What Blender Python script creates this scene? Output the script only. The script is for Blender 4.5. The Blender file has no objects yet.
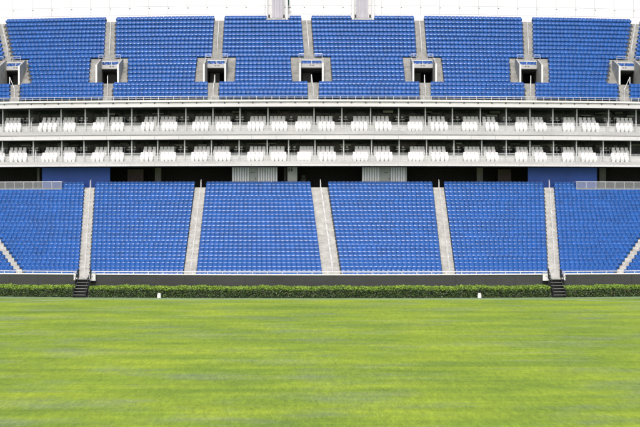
import bpy, math, random
import numpy as np
random.seed(7); rng = np.random.default_rng(7)
S = bpy.context.scene
COL = S.collection
# ------------------------------------------------------------------ camera
CAMH = 8.5; F = 1200.0; CY = 213.5
cd = bpy.data.cameras.new('camera'); cam = bpy.data.objects.new('camera', cd); COL.objects.link(cam)
cam.location = (0, 0, CAMH); cam.rotation_euler = (math.radians(90), 0, 0)
cd.lens = 67.5; cd.sensor_width = 36; cd.clip_end = 6000; cd.clip_start = .5
S.camera = cam
# ------------------------------------------------------------------ light
SUN_EL = math.radians(53); SUN_AZ = math.radians(184)      # azimuth measured from +Y clockwise
w = bpy.data.worlds.new('World'); S.world = w; w.use_nodes = True
nt = w.node_tree; nt.nodes.clear()
sky = nt.nodes.new('ShaderNodeTexSky'); sky.sky_type = 'NISHITA'; sky.sun_disc = False
sky.sun_elevation = SUN_EL; sky.sun_rotation = SUN_AZ
sky.air_density = 1.0; sky.dust_density = 5.0; sky.ozone_density = 1.0
bg = nt.nodes.new('ShaderNodeBackground'); bg.inputs['Strength'].default_value = 0.13
out = nt.nodes.new('ShaderNodeOutputWorld')
nt.links.new(sky.outputs[0], bg.inputs[0]); nt.links.new(bg.outputs[0], out.inputs[0])
sd = bpy.data.lights.new('sun', 'SUN'); sd.energy = 1.5; sd.angle = math.radians(12); sd.color = (1, .98, .95)
sun = bpy.data.objects.new('sun', sd); COL.objects.link(sun)
sun.rotation_euler = (math.radians(90) - SUN_EL, 0, math.radians(180) - SUN_AZ + math.radians(0))
S.view_settings.view_transform = 'Standard'; S.view_settings.look = 'None'
S.view_settings.exposure = 0.66; S.view_settings.gamma = 1
S.render.engine = 'CYCLES'
S.cycles.max_bounces = 6

# ------------------------------------------------------------------ helpers
def warp(x, y, z):                      # the stand follows a gentle bow in plan
    return (x, y + .267*x*x/y, z)
def PX(px, Y):                          # pixel column -> metres along the stand at depth Y
    u = px - 320.0
    return u*Y*(1+.019*(u/320)**2)/F
def PZ(py, Y): return CAMH + (CY - py)*Y/F

def nodes(name):
    m = bpy.data.materials.new(name); m.use_nodes = True
    n = m.node_tree; b = n.nodes['Principled BSDF']
    return m, n, b
def mat(name, col, rough=.7, var=.12, scale=1.5, metal=0, spec=.5, stretch=(1,1,1), col2=None, bump=0, fine=0, fscale=30):
    m, n, b = nodes(name)
    b.inputs['Roughness'].default_value = rough; b.inputs['Metallic'].default_value = metal
    b.inputs['Specular IOR Level'].default_value = spec
    tc = n.nodes.new('ShaderNodeTexCoord'); mp = n.nodes.new('ShaderNodeMapping')
    mp.inputs['Scale'].default_value = stretch
    geo = n.nodes.new('ShaderNodeNewGeometry')
    n.links.new(geo.outputs['Position'], mp.inputs[0])
    nz = n.nodes.new('ShaderNodeTexNoise'); nz.inputs['Scale'].default_value = scale; nz.inputs['Detail'].default_value = 6
    nz.inputs['Roughness'].default_value = .6
    n.links.new(mp.outputs[0], nz.inputs[0])
    rp = n.nodes.new('ShaderNodeValToRGB')
    c2 = col2 or tuple(c*(1-2*var) for c in col)
    c1 = tuple(min(1, c*(1+var)) for c in col) if not col2 else col
    rp.color_ramp.elements[0].position = .32; rp.color_ramp.elements[1].position = .66
    rp.color_ramp.elements[0].color = (*c2, 1); rp.color_ramp.elements[1].color = (*c1, 1)
    n.links.new(nz.outputs[0], rp.inputs[0])
    last = rp.outputs[0]
    if fine:
        n2 = n.nodes.new('ShaderNodeTexNoise'); n2.inputs['Scale'].default_value = fscale; n2.inputs['Detail'].default_value = 3
        n.links.new(geo.outputs['Position'], n2.inputs[0])
        mr = n.nodes.new('ShaderNodeMapRange'); mr.inputs[1].default_value = .3; mr.inputs[2].default_value = .7
        mr.inputs[3].default_value = 1-fine; mr.inputs[4].default_value = 1+fine
        n.links.new(n2.outputs[0], mr.inputs[0])
        mx = n.nodes.new('ShaderNodeVectorMath'); mx.operation = 'SCALE'
        n.links.new(last, mx.inputs[0]); n.links.new(mr.outputs[0], mx.inputs['Scale']); last = mx.outputs[0]
    n.links.new(last, b.inputs['Base Color'])
    if bump:
        bp = n.nodes.new('ShaderNodeBump'); bp.inputs['Strength'].default_value = bump
        n.links.new(nz.outputs[0], bp.inputs['Height']); n.links.new(bp.outputs[0], b.inputs['Normal'])
    return m

def seat_mat(name, col, rough, amt, coat=0):
    m, n, b = nodes(name)
    b.inputs['Roughness'].default_value = rough
    b.inputs['Coat Weight'].default_value = coat; b.inputs['Coat Roughness'].default_value = .15
    geo = n.nodes.new('ShaderNodeNewGeometry')
    nz = n.nodes.new('ShaderNodeTexNoise'); nz.inputs['Scale'].default_value = .35; nz.inputs['Detail'].default_value = 4
    n.links.new(geo.outputs['Position'], nz.inputs[0])
    ad = n.nodes.new('ShaderNodeMath'); ad.operation = 'ADD'
    n.links.new(geo.outputs['Random Per Island'], ad.inputs[0]); n.links.new(nz.outputs[0], ad.inputs[1])
    mr = n.nodes.new('ShaderNodeMapRange'); mr.inputs[1].default_value = .3; mr.inputs[2].default_value = 1.7
    mr.inputs[3].default_value = 1-amt; mr.inputs[4].default_value = 1+amt
    n.links.new(ad.outputs[0], mr.inputs[0])
    mx = n.nodes.new('ShaderNodeVectorMath'); mx.operation = 'SCALE'; mx.inputs[0].default_value = col
    n.links.new(mr.outputs[0], mx.inputs['Scale']); n.links.new(mx.outputs[0], b.inputs['Base Color'])
    return m

M = {}
M['seat'] = seat_mat('blue_seat_plastic', (.004, .070, .285), .27, .22, 0)
M['chair'] = seat_mat('white_chair_plastic', (.80, .80, .80), .5, .03)
M['terrace'] = mat('terrace_concrete', (.085, .09, .10), .85, .12, .8, fine=.1)
M['stair'] = mat('stair_concrete', (.43, .43, .41), .85, .12, 1.2, fine=.12, fscale=8)
M['stair_up'] = mat('upper_stair_concrete', (.31, .31, .295), .85, .14, 1.2, fine=.14, fscale=8)
M['white'] = mat('white_painted_steel', (.68, .68, .68), .5, .02, .6)
M['fascia'] = mat('white_fascia', (.62, .62, .62), .6, .05, .5, stretch=(.3, 1, 2), fine=.03, fscale=6)
M['dirty'] = mat('weathered_white_concrete', (.47, .47, .47), .75, .08, .35, stretch=(.5, 1, 3), fine=.08, fscale=5)
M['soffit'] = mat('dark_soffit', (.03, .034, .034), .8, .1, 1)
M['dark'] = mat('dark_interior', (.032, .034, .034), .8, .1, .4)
M['wall'] = mat('charcoal_parapet', (.036, .039, .036), .75, .15, .3, stretch=(.5, 1, 2), fine=.15, fscale=7)
M['black'] = mat('black_steel', (.02, .02, .022), .5, .1, 1)
M['bluewall'] = mat('blue_wall_paint', (.035, .11, .50), .55, .08, .4)
M['ribbed'] = mat('pale_ribbed_metal', (.80, .80, .83), .5, .04, .7)
M['doorgrey'] = mat('grey_door_paint', (.42, .44, .43), .5, .06, .8)
M['grey'] = mat('mid_grey_render', (.17, .175, .17), .8, .1, .6)
M['brown'] = mat('brown_grey_panel', (.09, .07, .075), .7, .15, 1.3)
M['steel'] = mat('galvanised_steel', (.55, .56, .57), .4, .08, 2, metal=.3)
M['joint'] = mat('pale_grey_joint', (.42, .42, .43), .6, .05, 2)
M['green'] = mat('dark_green_sign', (.01, .06, .04), .5, .1, 2)
M['leaf_side'] = mat('dark_hedge_leaf', (.06, .11, .014), .5, .3, 2.5, col2=(.010, .026, .005))
M['leaf_top'] = mat('pale_hedge_leaf', (.21, .33, .018), .5, .2, 1.6, col2=(.10, .19, .012))  # paler green for the hedge top, the front leaves are darker
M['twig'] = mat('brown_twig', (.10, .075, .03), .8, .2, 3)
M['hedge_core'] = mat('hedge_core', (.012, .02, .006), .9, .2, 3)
M['lilac'] = mat('lilac_grey_paint', (.40, .39, .45), .5, .04, 1)
# glass balustrade / dark glazing
m, n, b = nodes('dark_box_glazing'); b.inputs['Base Color'].default_value = (.035, .05, .054, 1)
b.inputs['Roughness'].default_value = .12; b.inputs['Specular IOR Level'].default_value = .3
geo = n.nodes.new('ShaderNodeNewGeometry'); nz = n.nodes.new('ShaderNodeTexNoise'); nz.inputs['Scale'].default_value = .8
n.links.new(geo.outputs['Position'], nz.inputs[0])
bp = n.nodes.new('ShaderNodeBump'); bp.inputs['Strength'].default_value = .12; bp.inputs['Distance'].default_value = .3
n.links.new(nz.outputs[0], bp.inputs['Height']); n.links.new(bp.outputs[0], b.inputs['Normal']); M['glass'] = m
m, n, b = nodes('clear_guard_glass'); b.inputs['Base Color'].default_value = (.85, .9, .9, 1)
b.inputs['Roughness'].default_value = .05; b.inputs['Alpha'].default_value = .09; M['guard'] = m
# translucent cladding
m, n, b = nodes('white_translucent_cladding'); b.inputs['Base Color'].default_value = (.88, .88, .89, 1); b.inputs['Roughness'].default_value = .6
tr = n.nodes.new('ShaderNodeBsdfTranslucent'); tr.inputs[0].default_value = (.95, .95, .96, 1)
ms = n.nodes.new('ShaderNodeMixShader'); ms.inputs[0].default_value = .15
n.links.new(b.outputs[0], ms.inputs[1]); n.links.new(tr.outputs[0], ms.inputs[2])
n.links.new(ms.outputs[0], n.nodes['Material Output'].inputs[0]); M['cladding'] = m
# grass
def grass_mat():
    m, n, b = nodes('mown_grass'); b.inputs['Roughness'].default_value = .9; b.inputs['Specular IOR Level'].default_value = .15
    geo = n.nodes.new('ShaderNodeNewGeometry')
    def noise(sc, st, det=5, rot=0, rough=.6):
        mp = n.nodes.new('ShaderNodeMapping'); mp.inputs['Scale'].default_value = st; mp.inputs['Rotation'].default_value = (0, 0, rot)
        n.links.new(geo.outputs['Position'], mp.inputs[0])
        z = n.nodes.new('ShaderNodeTexNoise'); z.inputs['Scale'].default_value = sc; z.inputs['Detail'].default_value = det
        z.inputs['Roughness'].default_value = rough
        n.links.new(mp.outputs[0], z.inputs[0]); return z.outputs[0]
    def ramp(v, stops):
        r = n.nodes.new('ShaderNodeValToRGB'); e = r.color_ramp.elements
        while len(e) < len(stops): e.new(.5)
        for k, (p, c) in enumerate(stops): e[k].position = p; e[k].color = (*c, 1)
        n.links.new(v, r.inputs[0]); return r.outputs[0]
    def mix(f, a, c, t='MIX'):
        x = n.nodes.new('ShaderNodeMix'); x.data_type = 'RGBA'; x.blend_type = t
        if isinstance(f, float): x.inputs[0].default_value = f
        else: n.links.new(f, x.inputs[0])
        n.links.new(a, x.inputs[6])
        if isinstance(c, tuple): x.inputs[7].default_value = (*c, 1)
        else: n.links.new(c, x.inputs[7])
        return x.outputs[2]
    base = ramp(noise(1.0, (.10, .18, 1), 8, .02, .66), [(.30, (.125, .200, .028)), (.5, (.190, .268, .027)), (.70, (.275, .35, .030))])
    worn = ramp(noise(1.0, (.12, .25, 1), 8, -.03, .7), [(.5, (0, 0, 0)), (.72, (.95, .95, .95))])
    c = mix(worn, base, (.185, .23, .115))
    stripe = ramp(noise(1.0, (.09, .45, 1), 8, .008, .75), [(.35, (.88, .89, .92)), (.65, (1.1, 1.1, 1.06))])
    c = mix(1.0, c, stripe, 'MULTIPLY')
    fine = ramp(noise(3.2, (1, .16, 1), 8, .12, .85), [(.3, (.70, .72, .78)), (.7, (1.28, 1.26, 1.18))])
    c = mix(1.0, c, fine, 'MULTIPLY')
    blades = ramp(noise(11, (1, .13, 1), 5, -.05, .8), [(.3, (.72, .75, .80)), (.7, (1.27, 1.24, 1.18))])
    c = mix(1.0, c, blades, 'MULTIPLY')
    mow = ramp(noise(1.0, (.012, .75, 1), 3, .004, .6), [(.38, (.90, .93, .96)), (.62, (1.09, 1.07, 1.03))])
    c = mix(1.0, c, mow, 'MULTIPLY')
    n.links.new(c, b.inputs['Base Color'])
    bp = n.nodes.new('ShaderNodeBump'); bp.inputs['Strength'].default_value = .5; bp.inputs['Distance'].default_value = .05
    n.links.new(noise(14, (1, 1, 1), 4), bp.inputs['Height']); n.links.new(bp.outputs[0], b.inputs['Normal'])
    return m
M['grass'] = grass_mat()
M['margin'] = mat('pale_turf_margin', (.15, .23, .10), .9, .1, 1.2, stretch=(.3, 1, 1), fine=.12, fscale=10)
M['line'] = mat('chalky_pale_line', (.30, .38, .27), .9, .12, 1.2)
M['ground'] = mat('bare_ground', (.12, .12, .11), .9, .1, .2)

def org(o):
    v = np.zeros(3)
    while o is not None: v += np.array(o.location); o = o.parent
    return v
class MB:
    def __init__(s): s.v = []; s.f = []; s.mi = []
    def add(s, vs, fs, w=True, mi=0):
        o = len(s.v)
        s.v += [warp(*p) if w else tuple(p) for p in vs]
        s.f += [tuple(i+o for i in f) for f in fs]; s.mi += [mi]*len(fs)
    def prism(s, poly, x0, x1, seg=3.0, w=True, mi=0):   # (y,z) section swept along x
        n = max(1, int(math.ceil(abs(x1-x0)/seg))); k = len(poly); vs = []; fs = []
        for i in range(n+1):
            x = x0+(x1-x0)*i/n; vs += [(x, y, z) for y, z in poly]
        for i in range(n):
            for j in range(k):
                a = i*k+j; b_ = i*k+(j+1) % k; fs.append((a, b_, b_+k, a+k))
        fs.append(tuple(range(k-1, -1, -1))); fs.append(tuple(n*k+j for j in range(k)))
        s.add(vs, fs, w, mi)
    def box(s, x0, x1, y0, y1, z0, z1, w=True, mi=0):
        s.prism([(y0, z0), (y1, z0), (y1, z1), (y0, z1)], x0, x1, 3.0, w, mi)
    def tube(s, a, b, r=.03, n=6, w=True):
        a = np.array(warp(*a) if w else a, float); b = np.array(warp(*b) if w else b, float)
        d = b-a; L = np.linalg.norm(d)
        if L < 1e-6: return
        d /= L; u = np.cross(d, (0, 0, 1) if abs(d[2]) < .9 else (1, 0, 0)); u /= np.linalg.norm(u); v = np.cross(d, u)
        vs = []
        for p in (a, b):
            for k in range(n):
                t = 2*math.pi*k/n; vs.append(tuple(p + r*(math.cos(t)*u+math.sin(t)*v)))
        fs = [(k, (k+1) % n, n+(k+1) % n, n+k) for k in range(n)] + [tuple(range(n-1, -1, -1)), tuple(range(n, 2*n))]
        s.add(vs, fs, False)
    def rail(s, x0, x1, y, z, r=.03, seg=3.0):
        n = max(1, int(abs(x1-x0)/seg))
        for i in range(n): s.tube((x0+(x1-x0)*i/n, y, z), (x0+(x1-x0)*(i+1)/n, y, z), r)
    def build(s, name, mt, parent=None, loc=None, smooth=False):
        me = bpy.data.meshes.new(name)
        o = bpy.data.objects.new(name, me); COL.objects.link(o)
        base = np.zeros(3)
        if parent is not None: o.parent = parent; base = org(parent)
        elif loc is not None: o.location = loc; base = np.array(loc, float)
        V = np.array(s.v, float)-base
        me.from_pydata([tuple(p) for p in V], [], s.f)
        for mm in (mt if isinstance(mt, list) else [mt]): me.materials.append(mm)
        if isinstance(mt, list): me.polygons.foreach_set('material_index', s.mi)
        if smooth: me.polygons.foreach_set('use_smooth', [True]*len(me.polygons))
        me.update(); return o
def fix_normals(o):
    import bmesh
    b = bmesh.new(); b.from_mesh(o.data); bmesh.ops.recalc_face_normals(b, faces=b.faces); b.to_mesh(o.data); b.free()
def tag(o, label=None, cat=None, group=None, kind=None):
    if label: o['label'] = label
    if cat: o['category'] = cat
    if group: o['group'] = group
    if kind: o['kind'] = kind
    return o
def empty(name, loc, rz=0):
    o = bpy.data.objects.new(name, None); COL.objects.link(o); o.location = loc; o.rotation_euler = (0, 0, rz)
    o.empty_display_size = .2; return o
def slope(x, y): return math.atan(.534*x/y)

# ------------------------------------------------------------------ section data
XM = 50.0                                    # the stand runs to +-50 m
LN = 25; LY = [124+.8*i for i in range(LN)]; LZ = [PZ(277.8-3.766*i, LY[i]) for i in range(LN)]
UN = 20; UY = [142+.82*i for i in range(UN)]; UZ = [PZ(99.3-4.15*i, UY[i]) for i in range(UN)]
def lerp(a, b, t): return a+(b-a)*t
# lower aisles: (x at bottom row, x at top row) pixel pairs at rows 0 and 24
LA = [((15.0, 24.0), (-50.0, -39.0)), ((78.2, 89.4), (84.4, 94.8)), ((183.3, 195.7), (195, 205.6)), ((322.8, 341.2), (311, 327.6)),
      ((442.9, 455.5), (433, 443.7)), ((548.3, 560.7), (544, 554)), ((615.0, 624.7), (678, 689.0))]
def l_aisle(k, i):
    (a, b_), (c, d) = LA[k]; t = i/24.0
    return PX(lerp(a, c, t), LY[i]), PX(lerp(b_, d, t), LY[i])
# upper: apron bottom, apron top, opening, aisle low, aisle high bottom, aisle high top
UV = [dict(ab=(-6.5, 31), at=(-10, 26.5), op=(1.5, 20), al=(9.5, 19.5), hb=(4, 13), ht=(-4, 5)),
      dict(ab=(89, 127.5), at=(90.5, 127.5), op=(98.5, 118.5), al=(103, 112.5), hb=(104, 115), ht=(106, 115.5)),
      dict(ab=(195, 234.4), at=(197.5, 235.6), op=(205.5, 225), al=(208, 218.5), hb=(212, 222), ht=(214.5, 224)),
      dict(ab=(292.5, 332), at=(290.5, 330), op=(301, 322), al=(308, 318.5), hb=(304.5, 314), ht=(301.5, 311)),
      dict(ab=(405.5, 443.7), at=(403, 441), op=(413.5, 434.5), al=(420, 430.5), hb=(417, 427), ht=(414.5, 424)),
      dict(ab=(510.5, 549), at=(510, 548.7), op=(519.8, 540), al=(525, 535.5), hb=(524, 533), ht=(522.5, 532.5)),
      dict(ab=(607, 646), at=(611, 649.5), op=(618.5, 639), al=(619, 630), hb=(626, 635), ht=(632, 641))]
V0, V1, VT = 4, 8, 10                       # opening rows V0..V1-1, landing ends at VT
def pick(pa, pb, t, Y): return PX(lerp(pa[0], pb[0], t), Y), PX(lerp(pa[1], pb[1], t), Y)
def u_block(v, i):                           # blocked x interval at row i (metres)
    Y = UY[i]
    if i < V0: return pick(v['al'], v['al'], 0, Y)
    if i < VT: return pick(v['ab'], v['at'], (i-V0)/(VT-V0), Y)
    return pick(v['hb'], v['ht'], (i-VT)/(UN-1-VT), Y)

# ================================================================== GROUND
g = MB(); g.add([(-3000, -3000, -.012), (3000, -3000, -.012), (3000, 3000, -.012), (-3000, 3000, -.012)], [(0, 1, 2, 3)], False)
tag(g.build('ground', M['ground']), kind='structure')
def curve_y(x): 
    a = max(0, abs(x)-19); return 118.5-.024*a*a
g = MB(); vs = []; fs = []; xs = np.linspace(-90, 90, 91)
for x in xs: vs += [(x, 2, 0), (x, 121.0, 0)]
for k in range(90): fs.append((2*k, 2*k+2, 2*k+3, 2*k+1))
g.add(vs, fs, False); tag(g.build('pitch', M['grass']), kind='structure')
g = MB(); vs = []; fs = []; xs = np.linspace(-50, 50, 101)
for x in xs: vs += [(x, 118.75+.0012*x*x, .004), (x, 120.6+.0022*x*x, .004)]
for k in range(100): fs.append((2*k, 2*k+2, 2*k+3, 2*k+1))
g.add(vs, fs, False); tag(g.build('turf_margin', M['margin']), kind='structure')
g = MB(); vs = []; fs = []
for x in xs: vs += [(x, curve_y(x), .008), (x, curve_y(x)+.42, .008)]
for k in range(100): fs.append((2*k, 2*k+2, 2*k+3, 2*k+1))
g.add(vs, fs, False); tag(g.build('boundary_line', M['line']), kind='structure')

# ================================================================== GRANDSTAND
GS = empty('grandstand', (0, 123, 0))
tag(GS, 'curved two tier stadium stand of pale concrete, white balcony bands and stepped terraces', 'grandstand')
# lower terrace
tb = MB()
for i in range(LN):
    y0 = LY[i]-.12; y1 = y0+.8
    tb.prism([(y0, LZ[i]-.7), (y1+.001, LZ[i]-.7), (y1+.001, LZ[i]), (y0, LZ[i])], -XM, XM)
tb.build('lower_terrace', M['terrace'], GS)
# lower aisle stairs
for k in range(len(LA)):
    s = MB()
    for i in range(LN):
        x0, x1 = l_aisle(k, i); y0 = LY[i]-.12
        if k in (0, 6):
            for i_ in (max(i-1, 0), min(i+1, LN-1)): u0, u1 = l_aisle(k, i_); x0, x1 = min(x0, u0), max(x1, u1)
        rise = LZ[i]-LZ[i-1] if i else .3
        s.box(x0, x1, y0-.004, y0+.8-.006, LZ[i]-.3, LZ[i]+.004)
        s.box(x0+.01, x1-.01, y0-.40, y0-.005, LZ[i]-rise*.98, LZ[i]-rise*.5)
    if k in (1, 5):
        x0, x1 = l_aisle(k, 0); s.box(x0, x1, 122.5, 123.85, LZ[0]-.12, LZ[0]+.006)
    st = s.build('aisle_stair', M['stair'], GS)
    if k in (1, 2, 3, 4, 5):
        r = MB(); wide = .036 if k == 3 else .018
        def mid(i):
            a, c = l_aisle(k, i); return lerp(a, c, .56)
        for i0 in range(1, LN-1, 2):
            r = MB(); r.tube((mid(i0), LY[i0], LZ[i0]+.9), (mid(i0+1), LY[i0+1], LZ[i0+1]+.9), wide)
            r.tube((mid(i0), LY[i0], LZ[i0]), (mid(i0), LY[i0], LZ[i0]+.9), wide)
            r.tube((mid(i0+1), LY[i0+1], LZ[i0+1]), (mid(i0+1), LY[i0+1], LZ[i0+1]+.9), wide); r.build('handrail', M['white'], st)
        i0 = LN-1; r = MB(); r.tube((mid(i0), LY[i0]+.4, LZ[i0]), (mid(i0), LY[i0]+.4, LZ[i0]+1.0), .03); r.build('rail_post', M['white'], st)
# parapet wall with gaps at the two stairs
g1a, g1b = PX(76, 123), PX(88.6, 123); g2a, g2b = PX(550.6, 123), PX(563, 123)
pw = MB(); cap = MB(); rl = MB()
for a, c in ((-XM, g1a), (g1b, g2a), (g2b, XM)):
    pw.box(a, c, 123.2, 123.45, 0, PZ(275.2, 123.3)); cap.box(a, c, 123.15, 123.5, PZ(275.2, 123.3), PZ(274.1, 123.3))
    rl.rail(a, c, 123.3, PZ(272.0, 123.3), .05)
    n = int((c-a)/1.5)
    for j in range(n+1):
        x = a+.05+(c-a-.1)*j/n; rl.tube((x, 123.3, PZ(274.2, 123.3)), (x, 123.3, PZ(272, 123.3)), .03)
p = pw.build('parapet_wall', M['wall'], GS); cap.build('coping', M['white'], p); rl.build('top_rail', M['white'], p)
x = -XM+2
while x < XM:
    if all(abs(x-gx) > .8 for gx in (g1a, g1b, g2a, g2b)) and not (g1a < x < g1b or g2a < x < g2b):
        q = MB(); q.box(x-.015, x+.015, 123.185, 123.197, .2, PZ(275.4, 123.3)); q.build('wall_joint', M['black'], p)
    x += 3.1
# mass below/under terrace (closes the front under the terrace at stairs)
b_ = MB(); b_.box(-XM, XM, 123.46, 123.86, 0, LZ[0]-.35); b_.build('base_wall', M['wall'], GS)

# concourse
CF = LZ[-1]
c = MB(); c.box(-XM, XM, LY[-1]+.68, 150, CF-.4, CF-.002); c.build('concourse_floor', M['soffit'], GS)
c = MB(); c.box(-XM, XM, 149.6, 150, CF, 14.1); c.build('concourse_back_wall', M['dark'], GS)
def panel(name, p0, p1, Y, mt, d=.2, ztop=None, zb=None):
    q = MB(); q.box(PX(p0, Y), PX(p1, Y), Y, Y+d, CF if zb is None else zb, 14.09 if ztop is None else ztop); return q.build(name, mt, GS)
for a, c_ in ((42, 110), (528, 597)): panel('blue_wall', a, c_, 144.7, M['bluewall'])
for a, c_ in ((127.5, 143.5), (498, 511)): panel('brown_panel', a, c_, 147, M['brown'], ztop=PZ(169, 147))
for a, c_ in ((155, 161), (477, 483), (284, 286.5)): panel('column', a, c_, 146.2, M['grey'], .6)
for a, c_ in ((37, 39.5), (599.5, 606)): panel('column', a, c_, 146, M['grey'], .5)
def ribbed(p0, p1, Y=144.15):
    q = MB(); x0, x1 = PX(p0, Y), PX(p1, Y); panel('shutter_frame', p0, p1, Y+.07, M['doorgrey'], .1)
    x = x0+.05
    while x < x1-.16: q.box(x, x+.19, Y-.04, Y+.058, CF+.02, 14.05); x += .3
    return q.build('shutter', M['ribbed'], GS)
for a, c_ in ((232, 249), (257.7, 277.5), (362, 381), (390.3, 406.8)): ribbed(a, c_)
for a, c_ in ((249.2, 257.5), (381.2, 390.1)):
    d = panel('door', a, c_, 144.3, M['doorgrey'], .08)
    q = MB(); x1 = PX(c_, 145.7)-.15; q.box(x1-.06, x1, 144.2, 144.295, CF+1, CF+1.15); q.build('door_handle', M['black'], d)
    q = MB(); xm = PX((a+c_)/2, 145.7); q.box(xm-.25, xm+.25, 144.25, 144.298, CF+1.75, CF+1.85); q.build('door_plate', M['grey'], d)
d = panel('sign_wall', 287.5, 297.2, 144.5, M['doorgrey'], .1)
q = MB(); xm = PX(290.4, 144.5); zz = PZ(169.5, 144.5)
for dx in (-.16, .16):                       # two figure pictograms
    q.box(xm+dx-.08, xm+dx+.08, 144.46, 144.495, zz-.25, zz+.12)
    q.box(xm+dx-.05, xm+dx+.05, 144.46, 144.495, zz+.16, zz+.27)
q.build('restroom_pictogram', M['black'], d)
q = MB(); xm = PX(303.5, 148); q.box(xm-.3, xm+.3, 148, 148.3, CF, CF+1.2); q.box(xm-.22, xm+.22, 147.95, 148.0, CF+1.25, CF+1.6); q.build('kiosk', M['grey'], GS)

# box galleries
YB = 142.3
def gallery(zf, zfb, zfw, ceil, level):
    """zf floor edge top, zfw top of the bright band, zfb underside"""
    q = MB()
    q.box(-XM, XM, YB, 149.6, zfw+.02, zf); 
    gal = q.build('gallery_slab', M['dirty'], GS)
    q = MB(); q.box(-XM, XM, YB-.10, YB+.05, zfb, zfw); q.build('white_band', M['fascia'], gal)
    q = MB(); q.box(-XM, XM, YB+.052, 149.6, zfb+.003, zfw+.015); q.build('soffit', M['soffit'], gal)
    q = MB(); q.box(-XM, XM, YB+.95, YB+4.2, zf+.002, zf+.70); q.box(-XM, XM, YB+2.1, YB+4.2, zf+.703, zf+.85); q.build('seating_step', M['dirty'], gal)
    # glazing at the back of the boxes
    q = MB(); q.box(-XM, XM, YB+4.2, YB+4.3, zf+.3, ceil); gz = q.build('glazing', M['glass'], gal)
    q = MB(); fr = MB()
    x = -XM+.4
    while x < XM:
        fr = MB(); fr.box(x-.03, x+.03, YB+4.12, YB+4.195, zf+.86, ceil); x += 1.35
        fr.build('mullion', M['grey'], gz)
    # front guard rail
    q = MB()
    for h in (.95, .62, .32): q.rail(-XM, XM, YB+.08, zf+h, .012 if h < .9 else .018)
    x = -XM+.2
    while x < XM: q.tube((x, YB+.08, zf), (x, YB+.08, zf+.95), .014); x += 1.6
    q.build('guard_rail', M['white'], gal)
    q = MB(); q.box(-XM, XM, YB+.10, YB+.112, zf+.05, zf+.93); q.build('guard_glass', M['guard'], gal)
    return gal
ZA = PZ(130.5, YB); ZB = PZ(161, YB)
CA = PZ(106.5, 141.75); CB = PZ(139.2, YB)
galA = gallery(ZA, CB, PZ(135.4, YB), CA, 'upper')
galB = gallery(ZB, PZ(166, YB), PZ(164, YB), CB, 'lower')
q = MB()
x = -XM
for zz in (PZ(134.6, YB), ): q.box(-XM, XM, YB-.03, YB-.004, zz-.03, zz+.03)
q.build('shadow_line', M['grey'], galA)  # grey strip standing in for the shadow line over the white band
DIVA = [1.3, 28, 60, 84.3, 107.5, 131, 157.7, 185.3, 212.5, 239.7, 267.7, 314, 342, 370.8, 399, 425.8, 453, 481, 507, 530.8, 553.8, 578, 610, 637.5]
DIVB = [1.0, 32, 60.7, 83, 107.5, 131, 157, 184, 211, 238.8, 267, 288.5, 315, 343.8, 371.8, 399.5, 427, 454.5, 482.5, 507, 530.8, 554.5, 577.5, 604.5, 632]
for gal, DIV, zf, ce in ((galA, DIVA, ZA, CA), (galB, DIVB, ZB, CB)):
    for px in DIV:
        x = PX(px, YB); q = MB()
        q.box(x-.07, x+.07, YB+.55, YB+.69, zf+.003, ce-.035); o = q.build('divider_post', M['steel'], gal)
        q = MB(); q.prism([(YB+.69, zf+.01), (YB+4.1, zf+.01), (YB+4.1, ce-.04), (YB+1.6, ce-.04), (YB+.69, zf+1.5)], x-.02, x+.02)
        q.build('divider_screen', M['guard'], o)
# white chair groups: px start, end, count, side of the gap (-1 gap on the left, +1 gap on the right, 0 none)
GRA = [(3, 21, 4, 1), (37.5, 59, 4, -1), (61.5, 75.5, 3, 1), (92, 106.3, 3, -1), (109, 124, 3, 1), (140.5, 156.3, 3, -1), (159.3, 177.5, 4, 1),
       (191.5, 210.8, 4, -1), (213.8, 232.3, 4, 1), (247, 266, 4, -1), (269.2, 287.5, 4, 1), (294.8, 312.8, 4, -1), (316, 335.2, 4, 1), (350.7, 369.7, 4, -1),
       (372.6, 392, 4, 1), (407.5, 424.6, 4, -1), (428, 448.5, 4, 1), (461.5, 479.6, 4, -1), (483, 499, 3, 1), (515, 529.3, 3, -1), (532.4, 547, 3, 1),
       (562.5, 576.6, 3, -1), (580, 600, 4, 1), (616, 635, 4, -1)]
GRB = [(-6, 4.5, 2, 1), (7, 27, 4, 1), (41, 59, 4, -1), (62, 75.5, 3, 1), (91, 106, 3, -1), (109, 124, 3, 1), (139.5, 155.5, 3, -1), (158.5, 176, 4, 1), (190.5, 209.5, 4, -1),
       (212.6, 231, 4, 1), (246.5, 265.5, 4, -1), (268.6, 286.7, 4, 1), (297, 313.3, 4, -1), (316.6, 336.5, 4, 1), (352.5, 370.3, 4, -1), (373.6, 393, 4, 1), (408, 425.6, 4, -1), (429, 449, 4, 1),
       (463, 481, 4, -1), (484, 499, 3, 1), (515, 529.3, 3, -1), (532.4, 547, 3, 1), (562, 576, 3, -1), (579, 597, 4, 1), (611, 631, 4, -1)]
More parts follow.
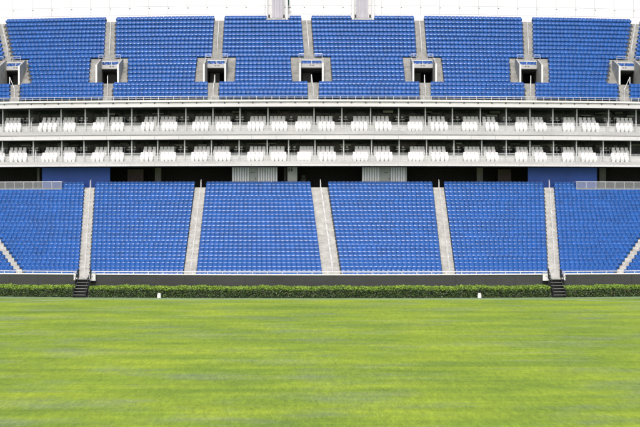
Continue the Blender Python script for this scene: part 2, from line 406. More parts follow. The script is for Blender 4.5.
# grey blocks added inside the boxes in place of mottled reflections on the glass
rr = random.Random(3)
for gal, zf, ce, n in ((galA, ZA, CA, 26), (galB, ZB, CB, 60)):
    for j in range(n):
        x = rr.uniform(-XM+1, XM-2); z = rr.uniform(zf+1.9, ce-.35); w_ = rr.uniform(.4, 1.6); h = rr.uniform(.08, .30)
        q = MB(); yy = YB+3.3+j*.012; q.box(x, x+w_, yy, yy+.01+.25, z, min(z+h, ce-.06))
        q.build('reflection_patch' if h > .2 else 'reflection_bar', M['grey'] if j % 3 else M['doorgrey'], gal)
for gal, zf, ps in ((galA, ZA, ((28, 30.5), (610, 608))), (galB, ZB, ((32, 35), (604.5, 601.5)))):
    for a, c_ in ps:
        q = MB(); q.tube((PX(a, YB), YB+1.6, zf+1.75), (PX(c_, YB), YB+.3, zf+.9), .05); q.tube((PX(c_, YB), YB+.3, zf), (PX(c_, YB), YB+.3, zf+.92), .05)
        q.build('stair_rail', M['white'], gal)
# upper deck edge
for gal, z0, z1, ye in ((galA, CB, PZ(135.4, YB), YB-.10), (galB, PZ(166, YB), PZ(164, YB), YB-.10)):
    x = -XM+1.3
    while x < XM:
        q = MB(); q.box(x-.012, x+.012, ye-.006, ye-.002, z0+.02, z1-.02); q.build('fascia_joint', M['grey'], gal); x += 2.9
YU = 141.75
q = MB(); q.box(-XM, XM, YU, 149.6, PZ(106.5, YU), PZ(103.6, YU)); ud = q.build('upper_deck_edge', M['fascia'], GS)
q = MB(); q.box(-XM, XM, YU+.10, YU+.5, PZ(103.6, YU)+.002, PZ(101.4, YU)-.002); q.build('shadow_gap', M['dirty'], ud)
x = -XM+.3
while x < XM: q = MB(); q.box(x-.07, x+.07, YU+.02, YU+.097, PZ(103.0, YU), PZ(102.0, YU)); x += 1.67; q.build('bracket', M['soffit'], ud)
q = MB(); q.box(-XM, XM, YU-.02, YU+.6, PZ(101.4, YU), PZ(99.6, YU)); q.build('coping', M['white'], ud)
q = MB(); zt = PZ(95.9, YU); zb = PZ(99.6, YU)
q.rail(-XM, XM, YU+.15, zt, .03); q.rail(-XM, XM, YU+.15, (zt*.5+zb*.5), .015)
x = -XM+.2
while x < XM: q.tube((x, YU+.15, zb), (x, YU+.15, zt), .025); x += .9
q.build('deck_rail', M['white'], ud)
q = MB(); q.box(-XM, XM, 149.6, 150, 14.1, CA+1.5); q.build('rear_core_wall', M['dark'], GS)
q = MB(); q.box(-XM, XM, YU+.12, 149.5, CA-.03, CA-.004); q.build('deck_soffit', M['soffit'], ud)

# upper terrace: rows with holes at the openings
tb = MB()
for i in range(UN):
    y0 = UY[i]-.12; y1 = y0+.82; z = UZ[i]
    cuts = [-XM]
    if V0 <= i <= V1:
        for v in UV:
            a, c_ = PX(v['op'][0], UY[i]), PX(v['op'][1], UY[i]); cuts += [a-.22, c_+.22]
    cuts.append(XM)
    for j in range(0, len(cuts), 2):
        tb.prism([(y0, z-.75), (y1+.001, z-.75), (y1+.001, z), (y0, z)], cuts[j], cuts[j+1])
    if i == V1:
        for v in UV: tb.box(PX(v['op'][0], UY[i])-.218, PX(v['op'][1], UY[i])+.218, y0, y1, z-.28, z)
tb.build('upper_terrace', M['terrace'], GS)
def steps(s, f, i0, i1):
    for i in range(i0, i1):
        x0, x1 = f(i); y0 = UY[i]-.12; rise = UZ[i]-UZ[i-1] if i else .4
        s.box(x0, x1, y0-.004, y0+.814, UZ[i]-.3, UZ[i]+.004)
        if i > 0: s.box(x0+.01, x1-.01, y0-.42, y0-.005, UZ[i]-rise*.98, UZ[i]-rise*.5)
for v in UV:
    s = MB()
    steps(s, lambda i: u_block(v, i), 0, V0); s.build('lower_stair', M['stair_up'], GS); s = MB()
    if True: steps(s, lambda i: u_block(v, i), VT, UN)
    st = s.build('aisle_stair', M['stair_up'], GS)
    r = MB()
    def mid(i): a, c_ = u_block(v, i); return (a+c_)/2
    for i0 in range(VT+1, UN-1, 1):
        r.tube((mid(i0), UY[i0], UZ[i0]+.85), (mid(i0+1), UY[i0+1], UZ[i0+1]+.85), .022)
        r.tube((mid(i0), UY[i0], UZ[i0]), (mid(i0), UY[i0], UZ[i0]+.85), .022)
    r.tube((mid(UN-1), UY[-1], UZ[-1]), (mid(UN-1), UY[-1], UZ[-1]+1.2), .03)
    r.build('handrail', M['white'], st)
    # vomitory
    xo0, xo1 = PX(v['op'][0], UY[5]), PX(v['op'][1], UY[5]); xm = (xo0+xo1)/2
    zf = UZ[V0]
    s = MB()                                   # flanking flights and landing
    def fl(i): return u_block(v, i)[0], xo0-.21
    def fr(i): return xo1+.21, u_block(v, i)[1]
    for i in range(V0, V1+1):
        for f in (fl, fr):
            x0, x1 = f(i); y0 = UY[i]-.12; rise = UZ[i]-UZ[i-1]
            s.box(x0, x1, y0-.004, y0+.814, UZ[i]-.3, UZ[i]+.006)
            if i > V0: s.box(x0+.01, x1-.01, y0-.42, y0-.005, UZ[i]-rise*.98, UZ[i]-rise*.5)
    a, c_ = u_block(v, VT-1); s.box(a, c_, UY[VT-1]-.13, UY[VT]-.125, UZ[VT-1]-.75, UZ[VT-1]+.008); s.box(a+.01, c_-.01, UY[VT]-.16, UY[VT]-.124, UZ[VT-1]+.009, UZ[VT]+.004)
    a, c_ = u_block(v, V0); s.box(xo0-.2, xo1+.2, UY[V0]-.14, UY[V1]+4, zf-.8, zf-.002)
    vm = s.build('vomitory', M['stair_up'], GS)
    for x0, x1 in ((xo0-.2, xo0), (xo1, xo1+.2)):
        s = MB(); s.prism([(UY[V0]-.16, zf), (UY[V1]+.1, zf), (UY[V1]+.1, UZ[V1]+.95), (UY[V1]-.6, UZ[V1]+.95), (UY[V0]-.16, UZ[V0]+2.3)], x0, x1)
        sw = s.build('side_wall', M['stair_up'], vm)
        s = MB(); s.box(x0-.01, x1+.01, UY[V0]-.2, UY[V0]-.163, zf, UZ[V0]+2.33); s.build('edge_strip', M['white'], sw)
    s = MB(); yh = UY[V1]-.3                   # header
    s.box(xo0+.003, xo1-.003, yh, yh+.17, PZ(67.6, yh), PZ(63.6, yh)); s.build('header', M['dirty'], vm)
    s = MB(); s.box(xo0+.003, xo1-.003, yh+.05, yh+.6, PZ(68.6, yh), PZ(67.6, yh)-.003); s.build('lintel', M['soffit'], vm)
    s = MB(); s.box(xm-.25, xm-.05, yh-.03, yh-.003, PZ(65.6, yh), PZ(64.7, yh)); s.box(xm+.08, xm+.3, yh-.03, yh-.003, PZ(65.6, yh), PZ(64.7, yh)); s.build('block_marker', M['grey'], vm)
    s = MB(); s.rail(xo0-.1, xo1+.1, yh+.05, PZ(60.2, yh), .05)
    for x in (xo0, xm, xo1): s.tube((x, yh+.05, PZ(63.6, yh)), (x, yh+.05, PZ(60.2, yh)), .03)
    s.build('header_rail', M['white'], vm)
    s = MB(); a, c_ = u_block(v, VT-1); yl = UY[VT]-.3; zz = UZ[VT-1]
    ca, cb = u_block(v, VT)
    for p0, p1 in ((a+1, ca-.05), (cb+.05, c_-1)):
        s = MB(); s.rail(p0, p1, yl, zz+1.1, .03, 1); s.rail(p0, p1, yl, zz+.8, .02, 1)
        for x in (p0, p1): s.tube((x, yl, zz), (x, yl, zz+1.1), .03)
        s.build('landing_rail', M['steel'], vm)
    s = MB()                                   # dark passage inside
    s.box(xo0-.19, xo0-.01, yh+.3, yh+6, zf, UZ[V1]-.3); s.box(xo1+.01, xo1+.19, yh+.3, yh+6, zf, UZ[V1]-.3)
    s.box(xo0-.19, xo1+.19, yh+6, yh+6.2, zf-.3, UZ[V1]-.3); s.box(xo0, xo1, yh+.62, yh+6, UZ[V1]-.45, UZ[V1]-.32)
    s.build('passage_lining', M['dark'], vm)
    s = MB(); s.box(xo0+.1, xo0+1.3, yh+3, yh+3.1, zf+.6, zf+1.9); s.build('notice_panel', M['grey'], vm)
    s = MB(); s.tube((xm, UY[V0]+.2, zf), (xm, UY[V0]+.2, zf+1.0), .055); xa_ = sum(u_block(v, 1))/2; s.tube((xm, UY[V0]+.2, zf+1.0), (xa_, UY[1], UZ[1]+.9), .03); s.tube((xa_, UY[1], UZ[1]), (xa_, UY[1], UZ[1]+.9), .03)
    s.build('centre_rail', M['white'], vm)

# cladding wall above the last row
YC = UY[-1]+1.6; ZC0 = UZ[-1]-.3; ZC1 = 44
q = MB(); q.box(-XM, XM, YC, YC+.06, ZC0, ZC1); cw = q.build('cladding_wall', M['cladding'], GS)
q = MB()
for py in (5.5, 14.0, -9): q.box(-XM, XM, YC-.012, YC-.002, PZ(py, YC)-.02, PZ(py, YC)+.02)
px = -220.0; k = 0
while px < 860:
    x = PX(px, YC)
    if abs(x) < XM: q.box(x-.022, x+.022, YC-.016, YC-.004, PZ(14, YC), ZC1)
    px += 19.4
q.build('panel_joint', M['joint'], cw)
px = 13.5-19.4*3
while px < 720:
    x = PX(px, YC); q = MB(); q.box(x-.07, x+.07, YC-.02, YC-.003, PZ(7.8, YC), PZ(6.9, YC)); px += 19.4
    q.build('fixing_clip', M['grey'], cw)
q = MB(); q.box(-XM, XM, UY[-1]+.69, YC, UZ[-1]-.5, UZ[-1]-.003); q.build('rear_ledge', M['terrace'], GS)
ed_ = [-XM]
for v in UV: ed_ += list(u_block(v, UN-1))
ed_.append(XM)
for j in range(0, len(ed_), 2): q = MB(); q.box(ed_[j], ed_[j+1], UY[-1]+.62, UY[-1]+.68, UZ[-1]+.005, UZ[-1]+.44); q.build('rear_kerb', M['terrace'], GS)
for c0, c1, p0, p1 in ((272.3, 282.8, 268, 285.5), (356.8, 367.3, 354.3, 371.5)):
    yc = UY[-1]+.9
    q = MB(); q.box(PX(p0, yc), PX(p1, yc), UY[-1]-.1, yc+.6, UZ[-1]-.28, UZ[-1]+.30); pad = q.build('column_plinth', M['stair'], GS)
    q = MB(); x0, x1 = PX(c0, yc), PX(c1, yc); xm = (x0+x1)/2; r = (x1-x0)/2
    q.box(x0+.42, x1-.42, yc-.25, yc+.3, UZ[-1]+.303, ZC1)
    q.box(x0, x0+.34, yc-.1, yc+.3, UZ[-1]+.303, ZC1); q.box(x1-.34, x1, yc-.1, yc+.3, UZ[-1]+.303, ZC1)
    cl = q.build('steel_column', M['lilac'], GS)
    q = MB(); q.box(x0+.345, x0+.415, yc-.02, yc+.28, UZ[-1]+.303, ZC1); q.box(x1-.415, x1-.345, yc-.02, yc+.28, UZ[-1]+.303, ZC1)
    for xx in (PX(p0, yc)-.32, PX(p1, yc)+.05): q.box(xx, xx+.26, yc-.3, yc+.3, UZ[-1]+.003, ZC1)
    q.build('cover_plate', M['white'], cl)
    q = MB()
    for xx in (PX(p0, yc)+.05, PX(p1, yc)-.3): q.box(xx, xx+.22, yc-.28, yc-.05, UZ[-1]+.303, UZ[-1]+.85)
    q.build('base_bolt_cover', M['black'], cl)
sx = PX(288, YC-.4)
SG = empty('hanging_sign', (sx, YC-.4+.267*sx*sx/(YC-.4), PZ(8.5, YC-.4)))
tag(SG, 'small dark green sign fixed to the white wall beside the left column', 'sign')
q = MB(); q.box(sx-.1, sx+.16, YC-.42, YC-.36, PZ(5.6, YC), PZ(-3, YC)); q.build('sign_board', M['green'], SG)
q = MB(); q.box(sx-.25, sx+.4, YC-.5, YC-.36, PZ(8.6, YC), PZ(7.5, YC)); q.box(sx-.02, sx+.02, YC-.36, YC-.004, PZ(4.6, YC), PZ(4.2, YC)); q.box(sx-.02, sx+.02, YC-.36, YC-.004, PZ(8.2, YC), PZ(7.8, YC)); q.build('sign_bracket', M['grey'], SG)

# wheelchair platforms at the top of the outer lower blocks
for (a, c_), nm in (((-60, 61.5), 'left'), ((576.5, 700), 'right')):
    yr = LY[22]+.66; zp = LZ[23]+.15
    q = MB(); x0, x1 = PX(a, yr), PX(c_, yr); q.box(x0, x1, yr-.02, LY[24]+.67, LZ[22]+.02, zp); pf = q.build('viewing_platform', M['stair'], GS)
    q = MB(); zt = zp+1.0
    q.rail(x0, x1, yr+.05, zt, .04); q.rail(x0, x1, yr+.05, zp+.12, .03)
    n = int((x1-x0)/1.12)
    for j in range(n+1):
        x = x0+.05+(x1-x0-.1)*j/n; q.tube((x, yr+.05, zp), (x, yr+.05, zt), .035)
    xe = x1 if a < 0 else x0
    q.tube((xe, yr+.05, zt), (xe, LY[24]+.6, zt), .04); q.tube((xe, LY[24]+.6, zp), (xe, LY[24]+.6, zt), .04)
    q.build('platform_rail', M['steel'], pf)
    q = MB(); q.box(x0+.05, x1-.05, yr+.045, yr+.055, zp+.15, zt-.05); q.build('glass_infill', M['guard'], pf)

# ================================================================== SEATS
def shell(name, grid, th, mt_):
    """grid[r][c] points front surface; thickness along -normal approx; returns verts, faces"""
    G = np.array(grid, float); R, C = G.shape[:2]
    du = np.gradient(G, axis=1); dv = np.gradient(G, axis=0); n = np.cross(du, dv); n /= (np.linalg.norm(n, axis=2, keepdims=True)+1e-9)
    B = G - n*th
    vs = [tuple(p) for p in G.reshape(-1, 3)]+[tuple(p) for p in B.reshape(-1, 3)]
    o = R*C; fs = []
    for r in range(R-1):
        for c in range(C-1):
            a = r*C+c; fs.append((a, a+1, a+C+1, a+C)); fs.append((o+a, o+a+C, o+a+C+1, o+a+1))
    for c in range(C-1):
        a = c; fs.append((a, o+a, o+a+1, a+1)); a = (R-1)*C+c; fs.append((a, a+1, o+a+1, o+a))
    for r in range(R-1):
        a = r*C; fs.append((a, a+C, o+a+C, o+a)); a = r*C+C-1; fs.append((a, o+a, o+a+C, a+C))
    return vs, fs
# blue stadium seat, facing -Y, origin on the tread under the pan
def blue_parts():
    W = .247
    back = []
    for h, y, wd in ((.38, .20, .88), (.48, .225, 1), (.60, .235, 1.0), (.69, .245, .97), (.73, .255, .82)):
        back.append([(W*wd*s, y+.03*(1-abs(s)**2)-.03*abs(s), h-(.012 if abs(s) == 1 else 0)) for s in (-1, -.5, 0, .5, 1)])
    pan = []
    for y, z, wd in ((-.225, .17, .90), (-.275, .29, .97), (-.245, .42, .98), (-.16, .485, 1), (.0, .465, 1), (.21, .44, .95)):
        pan.append([(W*wd*s, y+.04*s*s, z-.03*(1-s*s)) for s in (-1, -.5, 0, .5, 1)])
    b_ = shell('b', back, .03, None); p_ = shell('p', pan, -.03, None)
    # bracket under the pan
    vs, fs = p_
    o = len(vs)
    bx = [(-.05, .0, .12), (.05, .0, .12), (.05, .20, .12), (-.05, .20, .12), (-.05, -.05, .40), (.05, -.05, .40), (.05, .20, .40), (-.05, .20, .40)]
    vs = vs+bx; fs = fs+[tuple(i+o for i in f) for f in ((0, 3, 2, 1), (4, 5, 6, 7), (0, 1, 5, 4), (1, 2, 6, 5), (2, 3, 7, 6), (3, 0, 4, 7))]
    return b_, (vs, fs)
def white_parts():
    W = .218
    back = []
    for h, y, wd in ((.30, .10, .9), (.50, .14, 1), (.72, .17, 1.), (.84, .19, .98), (.89, .20, .80), (.98, .21, .82), (1.10, .215, .82), (1.12, .22, .74)):
        back.append([(W*wd*s, y-.035*abs(s)**2, h) for s in (-1, -.5, 0, .5, 1)])
    pan = []
    for y, z, wd in ((-.06, .14, .86), (-.10, .24, .96), (-.08, .45, 1), (-.02, .66, 1), (.04, .72, .92)):
        pan.append([(W*wd*s, y, z-.012*(1-abs(s))) for s in (-1, -.5, 0, .5, 1)])
    b_ = shell('b', back, .05, None); vs, fs = shell('p', pan, -.05, None)
    o = len(vs)
    bx = [(-.16, -.08, .0), (.16, -.08, .0), (.16, .15, .0), (-.16, .15, .0), (-.16, -.04, .30), (.16, -.04, .30), (.16, .12, .30), (-.16, .12, .30)]
    vs = vs+bx; fs = fs+[tuple(i+o for i in f) for f in ((0, 3, 2, 1), (4, 5, 6, 7), (0, 1, 5, 4), (1, 2, 6, 5), (2, 3, 7, 6), (3, 0, 4, 7))]
    return b_, (vs, fs)
def mesh(name, vf, mt_):
    me = bpy.data.meshes.new(name); me.from_pydata(vf[0], [], vf[1]); me.materials.append(mt_); me.update()
    import bmesh
    b = bmesh.new(); b.from_mesh(me); bmesh.ops.recalc_face_normals(b, faces=b.faces); b.to_mesh(me); b.free()
    me.polygons.foreach_set('use_smooth', [True]*len(me.polygons))
    try: me.set_sharp_from_angle(angle=math.radians(50))
    except Exception: pass
    return me
bb, bp_ = blue_parts(); wb, wp = white_parts()
ME = dict(bb=mesh('seat_backrest', bb, M['seat']), bp=mesh('seat_pan', bp_, M['seat']), wb=mesh('chair_backrest', wb, M['chair']), wp=mesh('chair_pan', wp, M['chair']))
def place(name, x, y, z, mb, mp, label, cat, group):
    r = empty(name, warp(x, y, z), slope(x, y)); tag(r, label, cat, group)
    for nm, me in (('backrest', mb), ('seat_pan', mp)):
        o = bpy.data.objects.new(nm, me); COL.objects.link(o); o.parent = r
    return r
def stuff(name, spots, parts, mt_, label, cat):
    V = []; Fc = []; off = 0
    base_v = np.array(list(parts[0].vertices[i].co[:] for i in range(len(parts[0].vertices)))+list(parts[1].vertices[i].co[:] for i in range(len(parts[1].vertices))))
    n0 = len(parts[0].vertices)
    fcs = [tuple(p.vertices) for p in parts[0].polygons]+[tuple(i+n0 for i in p.vertices) for p in parts[1].polygons]
    F4 = np.array(fcs); nV = len(base_v); nF = len(F4)
    SP = np.array(spots); N = len(SP)
    a = np.arctan(.534*SP[:, 0]/SP[:, 1]) + rng.normal(0, .012, N); ca, sa = np.cos(a), np.sin(a)
    wx = SP[:, 0]; wy = SP[:, 1]+.267*SP[:, 0]**2/SP[:, 1]
    X = ca[:, None]*base_v[None, :, 0]-sa[:, None]*base_v[None, :, 1]+wx[:, None]
    Y = sa[:, None]*base_v[None, :, 0]+ca[:, None]*base_v[None, :, 1]+wy[:, None]
    Z = base_v[None, :, 2]+SP[:, 2][:, None]+0*X
    VV = np.stack([X, Y, Z], -1).reshape(-1, 3)
    FF = (F4[None]+(np.arange(N)*nV)[:, None, None]).reshape(-1)
    me = bpy.data.meshes.new(name)
    me.vertices.add(len(VV)); me.vertices.foreach_set('co', VV.ravel().astype(np.float32))
    me.loops.add(len(FF)); me.loops.foreach_set('vertex_index', FF.astype(np.int32))
    me.polygons.add(N*nF); me.polygons.foreach_set('loop_start', (np.arange(N*nF)*4).astype(np.int32))
    me.update(calc_edges=True); me.validate()
    me.polygons.foreach_set('use_smooth', [True]*len(me.polygons))
    me.materials.append(mt_)
    try: me.set_sharp_from_angle(angle=math.radians(50))
    except Exception: pass
    o = bpy.data.objects.new(name, me); COL.objects.link(o); tag(o, label, cat, kind='stuff'); return o

ORD = ['first', 'second', 'third', 'fourth', 'fifth', 'sixth', 'seventh', 'eighth', 'ninth', 'tenth', 'eleventh', 'twelfth', 'thirteenth', 'fourteenth', 'fifteenth',
       'sixteenth', 'seventeenth', 'eighteenth', 'nineteenth', 'twentieth', 'twenty-first', 'twenty-second', 'twenty-third', 'twenty-fourth', 'twenty-fifth', 'twenty-sixth',
       'twenty-seventh', 'twenty-eighth', 'twenty-ninth', 'thirtieth', 'thirty-first', 'thirty-second']
PITCH = .51
def fill(x0, x1, m=.06):
    wd = x1-x0-2*m; n = int(wd/PITCH+.25)
    if n < 1: return []
    p = wd/n; return [x0+m+p*(k+.5) for k in range(n)]
BLOCK = ['far left corner block', 'left end block', 'left middle block', 'left central block', 'right central block', 'right middle block', 'right end block', 'far right corner block']
rest = []; ind = []
half = lambda Y: PX(640, Y)
for i in range(LN):
    Y = LY[i]; edges = [-XM+2]
    for k in range(len(LA)): a, c_ = l_aisle(k, i); edges += [a, c_]
    edges.append(XM-2)
    for bnum in range(8):
        x0, x1 = edges[2*bnum], edges[2*bnum+1]
        if x1 <= x0: continue
        vis = [x for x in fill(x0, x1) if True]
        k = 0
        for x in vis:
            if i >= 23 and (x < PX(61.5, Y) or x > PX(576.5, Y)): continue
            inv = abs(x) < half(Y)+.15
            if inv: k += 1
            if inv and i in (1, 2, 3): ind.append((i, abs(x) if i == 3 else 0, x, Y, LZ[i], bnum, k))
            else: rest.append((x, Y+.26, LZ[i]))
ind.sort(key=lambda t: (t[0], t[1]))
for t in ind[300:]: rest.append((t[2], t[3]+.26, t[4]))
ROWN = {1: 'second', 2: 'third', 3: 'fourth'}
for (i, _, x, Y, z, bn, k) in ind[:300]:
    place('stadium_seat', x, Y+.26, z, ME['bb'], ME['bp'], 'blue seat, %s row from the rail, %s from left, %s' % (ROWN[i], ORD[k-1], BLOCK[bn]), 'seat', 'blue seats in the lower tier')
# upper tier
for i in range(UN):
    Y = UY[i]; edges = [-XM+2]
    for v in UV: a, c_ = u_block(v, i); edges += [a, c_]
    edges.append(XM-2)
    for j in range(0, len(edges), 2):
        for x in fill(edges[j], edges[j+1]):
            if i == UN-1 and (PX(265, Y) < x < PX(288, Y) or PX(351.5, Y) < x < PX(374.5, Y)): continue
            rest.append((x, Y+.26, UZ[i]))
    if i == V1:
        for v in UV:
            x0, x1 = PX(v['op'][0], Y), PX(v['op'][1], Y)
            for x in fill(x0, x1): rest.append((x, Y+.2, UZ[i]))
stuff('seat_rows', rest, (ME['bb'], ME['bp']), M['seat'], 'rows upon rows of blue plastic seats filling the upper tier and the rest of the lower tier', 'seats')
# white chairs
wr = []; wi = []
for lev, GR, zf in (('upper', GRA, ZA), ('lower', GRB, ZB)):
    for gi, (p0, p1, n, side) in enumerate(GR):
        Yf, Yb = YB+.50, YB+1.30
        x0, x1 = PX(p0, Yf), PX(p1, Yf); wd = x1-x0-.3; p = wd/n
        for row, (Y, z) in (('front', (Yf, zf)), ('back', (Yb, zf+.70))):
            sh = (.27 if side > 0 else .03) if row == 'front' else (.0 if side > 0 else .3)
            for k in range(n):
                x = x0+sh+p*(k+.5)
                wi.append((0 if row == 'front' else 1, abs(x), x, Y, z, lev, gi, k, row))
wi.sort(key=lambda t: t[:2])
print('white chairs', len(wi), 'blue rest', len(rest), 'ind', len(ind))
for (_, _, x, Y, z, lev, gi, k, row) in wi[:300]:
    place('balcony_chair', x, Y, z, ME['wb'], ME['wp'], 'white chair, %s from left in the %s row of the %s group, %s balcony' % (ORD[k], row, ORD[gi], lev), 'chair', 'white chairs on the balconies')
if len(wi) > 300:
    stuff('chair_rows', [(t[2], t[3], t[4]) for t in wi[300:]], (ME['wb'], ME['wp']), M['chair'], 'remaining white chairs in the back rows at both ends of the balconies', 'chairs')
# counter rail behind each pair of chair rows + tables with white stools in the gaps
for lev, GR, zf, nm in ((galA, GRA, ZA, 'upper'), (galB, GRB, ZB, 'lower')):
    for p0, p1, n, side in GR:
        q = MB()
        x0, x1 = PX(p0, YB)+.3, PX(p1, YB)-.2; z = zf+.85+.92
        q.box(x0, x1, YB+2.2, YB+2.5, z, z+.05); q.box(x0+.1, x0+.16, YB+2.3, YB+2.4, zf+.85, z); q.box(x1-.16, x1-.1, YB+2.3, YB+2.4, zf+.85, z)
        q.build('counter_rail', M['steel'], lev)
def stool(x, Y, z, label):
    r = empty('bar_stool', warp(x, Y, z), slope(x, Y)); tag(r, label, 'stool', 'pale bar stools in the box doorways')
    for nm, me in STOOL:
        o = bpy.data.objects.new(nm, me); COL.objects.link(o); o.parent = r
def mb_mesh(name, mb, mt_):
    me = bpy.data.meshes.new(name); me.from_pydata(mb.v, [], mb.f); me.materials.append(mt_); me.update(); return me
q1 = MB(); q1.prism([(-.2, .62), (.18, .62), (.2, .70), (-.22, .70)], -.24, .24, 1, False)
q2 = MB(); q2.prism([(.16, .86), (.2, .86), (.22, 1.06), (.18, 1.06)], -.13, .13, 1, False); q2.tube((0, .17, .69), (0, .19, .88), .025, 6, False)
q3 = MB(); q3.tube((0, 0, 0), (0, 0, .62), .035, 8, False); q3.prism([(-.2, 0), (.2, 0), (.16, .03), (-.16, .03)], -.2, .2, 1, False)
STOOL = [('seat', mb_mesh('stool_seat', q1, M['chair'])), ('backrest', mb_mesh('stool_back', q2, M['chair'])), ('pedestal', mb_mesh('stool_pedestal', q3, M['steel']))]
for DIV, GR, zf, nm in ((DIVA, GRA, ZA, 'upper'), (DIVB, GRB, ZB, 'lower')):
    gi = 0
    for a, c_ in zip(GR[:-1], GR[1:]):
        if a[3] == 1 and c_[3] == -1:
            gi += 1; pm = (a[1]+c_[0])/2
            wide = c_[0]-a[1] > 10
            for s, w_ in ((-1, 'left'), (1, 'right')):
                if not wide and s > 0: continue
                stool(PX(pm, YB+2.6)+s*(.32 if wide else 0), YB+2.6, zf+.852, 'pale stool in the %s dark doorway from left, %s balcony, %s' % (ORD[gi-1], nm, (w_+' of its pair') if wide else 'standing alone'))

# ================================================================== PITCHSIDE
for (p0, p1), side in (((76, 88.6), 'left'), ((550.6, 563), 'right')):
    x0, x1 = PX(p0, 121.5), PX(p1, 121.5); xm = (x0+x1)/2
    yb = 119.9; yt = 122.48; zt = LZ[0]-.12
    R = empty('steel_steps', warp(xm, yb, 0)); tag(R, 'black steel steps through the hedge below the %s pale aisle' % side, 'steps', 'black steel steps down to the pitch')
    n = 6
    q = MB()
    for k in range(n):
        z = zt*(k+1)/n; y = lerp(yb, yt, k/n); q.box(x0+.05, x1-.05, y, y+.30, z-.04, z)
    q.build('tread', M['grey'], R)
    q = MB()
    for xx in (x0, x1-.05): q.prism([(yb, 0), (yb+.3, 0), (yt, zt-.2), (yt, zt+.05), (yb, .3)], xx, xx+.048)
    q.build('stringer', M['black'], R)
    q = MB(); q.box(x0+.06, x1-.06, yb+.5, yt, .0, .02)
    for k in range(n): 
        z = zt*(k+1)/n; y = lerp(yb, yt, k/n); q.box(x0+.05, x1-.05, y+.28, y+.3, z-zt/n, z-.041)
    q.build('riser', M['black'], R)
    q = MB()
    for xx in (x0, x1):
        q.tube((xx, yb+.1, .2), (xx, yb+.1, 1.1), .035); q.tube((xx, yt, zt), (xx, yt, zt+1.0), .06); q.tube((xx, yb+.1, 1.1), (xx, yt, zt+1.0), .03)
        q.tube((xx, yt+.35, zt+.1), (xx, yt+.35, zt+1.0), .06); q.tube((xx, yt, zt+1.0), (xx, yt+.35, zt+1.0), .035)
    q.build('handrail', M['black'], R)
def cabinet(p0, p1, y0, y1, Y, lab, nm='equipment_cabinet', d=.35):
    x0, x1 = PX(p0, Y), PX(p1, Y); z0, z1 = PZ(y1, Y), PZ(y0, Y)
    R = empty(nm, warp((x0+x1)/2, Y+d/2, z0)); tag(R, lab, 'cabinet')
    q = MB(); q.prism([(Y, z0), (Y+d, z0), (Y+d, z1-.03), (Y, z1-.03)], x0, x1); q.build('case', M['white'], R)
    q = MB(); q.prism([(Y-.03, z1-.028), (Y+d, z1-.028), (Y+d, z1+.02), (Y-.03, z1)], x0-.02, x1+.02); q.build('lid', M['fascia'], R)
    q = MB(); xm = (x0+x1)/2; q.box(xm-.03, xm+.05, Y-.02, Y-.003, z0+(z1-z0)*.5, z0+(z1-z0)*.62); q.build('latch', M['grey'], R)
    return R
cabinet(89.4, 95.3, 273.5, 281.3, 122.8, 'white cabinet mounted on the dark wall right of the left steps')
cabinet(543, 549.2, 273.5, 281.3, 122.8, 'white cabinet mounted on the dark wall left of the right steps')
cabinet(73.6, 75.4, 273.5, 281, 122.8, 'narrow white post box on the left side of the left steps', 'wall_post')
cabinet(563.8, 565.4, 273.5, 281, 122.8, 'narrow white post box on the right side of the right steps', 'wall_post')
for p0, p1, s in ((157.3, 160.8, 'left'), (477.8, 481.2, 'right')):
    Y = 119.75; x0, x1 = PX(p0, Y), PX(p1, Y)
    R = empty('floodlight_box', warp((x0+x1)/2, Y, 0)); tag(R, 'small white box standing at the hedge foot in the %s half of the pitch edge' % s, 'box', 'white boxes at the hedge foot')
    q = MB(); q.box(x0, x1, Y-.1, Y+.2, .02, .36); q.build('case', M['white'], R)
    q = MB(); q.prism([(Y-.08, .363), (Y+.18, .363), (Y+.18, .52), (Y+.02, .52)], x0+.03, x1-.03); q.build('sloped_top', M['joint'], R)
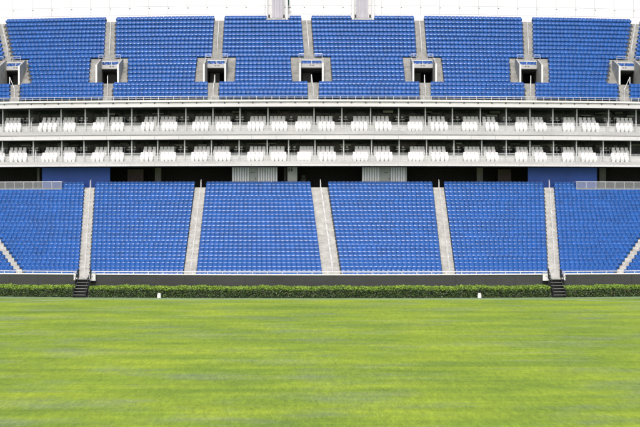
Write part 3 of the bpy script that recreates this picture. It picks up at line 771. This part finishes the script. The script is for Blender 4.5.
# hedges
def hedge(xa, xb, lab, dens=1.0):
    R = empty('clipped_hedge', warp((xa+xb)/2, 121.2, 0)); tag(R, lab, 'hedge', None)
    H = PZ(287.2, 120.7); y0, y1 = 120.25, 122.75
    xs = np.arange(xa, xb, .5)
    q = MB(); q.prism([(y0+.22, 0), (y1-.1, 0), (y1-.1, H-.14), (y0+.8, H-.16), (y0+.22, H-.34)], xa+.08, xb-.08); q.build('core', M['hedge_core'], R)
    def hgt(x): return H+.045*np.sin(x*.9)+.035*np.sin(x*3.1+1)+.02*np.sin(x*9.1)
    L = xb-xa
    def leaves(n, top):
        cx = rng.uniform(xa, xb, n)
        if top:
            cy = rng.uniform(y0-.02, y1, n); t = rng.uniform(0, 1, n); cy = np.where(rng.uniform(0, 1, n) < .45, y0+.02+t*.75, cy); cz = hgt(cx)+.04-rng.uniform(0, .10, n)+rng.normal(0, .03, n)-.24*np.clip((y0+.75-cy)/.75, 0, 1)**1.6
        else:
            cz = rng.uniform(.03, 1, n)**.9*(H-.20); bulge = .05*np.sin(cx*2.1+cz*3)+.05*np.sin(cx*5.3)+.04*np.sin(cx*11+cz*7)
            cy = y0+rng.uniform(-.04, .26, n)+bulge
        s = rng.uniform(.04, .085, n)
        nrm = rng.normal(0, .6, (n, 3)); nrm += (0, -.2, 1.0) if top else (0, -1.0, .35)
        nrm /= np.linalg.norm(nrm, axis=1, keepdims=True)
        t = np.cross(nrm, rng.normal(0, 1, (n, 3))); t /= np.linalg.norm(t, axis=1, keepdims=True); bt = np.cross(nrm, t)
        c = np.stack([cx, cy+.267*cx**2/cy, cz], 1)
        P = np.stack([c-t*s[:, None]*1.1, c+bt*s[:, None]*.55, c+t*s[:, None]*1.1, c-bt*s[:, None]*.55], 1)
        return P.reshape(-1, 3)
    for nm, n, top, mt_ in (('top_foliage', int(L*380*dens), True, M['leaf_top']), ('side_foliage', int(L*200*dens), False, M['leaf_side']), ('twigs', int(L*10*dens), False, M['twig'])):
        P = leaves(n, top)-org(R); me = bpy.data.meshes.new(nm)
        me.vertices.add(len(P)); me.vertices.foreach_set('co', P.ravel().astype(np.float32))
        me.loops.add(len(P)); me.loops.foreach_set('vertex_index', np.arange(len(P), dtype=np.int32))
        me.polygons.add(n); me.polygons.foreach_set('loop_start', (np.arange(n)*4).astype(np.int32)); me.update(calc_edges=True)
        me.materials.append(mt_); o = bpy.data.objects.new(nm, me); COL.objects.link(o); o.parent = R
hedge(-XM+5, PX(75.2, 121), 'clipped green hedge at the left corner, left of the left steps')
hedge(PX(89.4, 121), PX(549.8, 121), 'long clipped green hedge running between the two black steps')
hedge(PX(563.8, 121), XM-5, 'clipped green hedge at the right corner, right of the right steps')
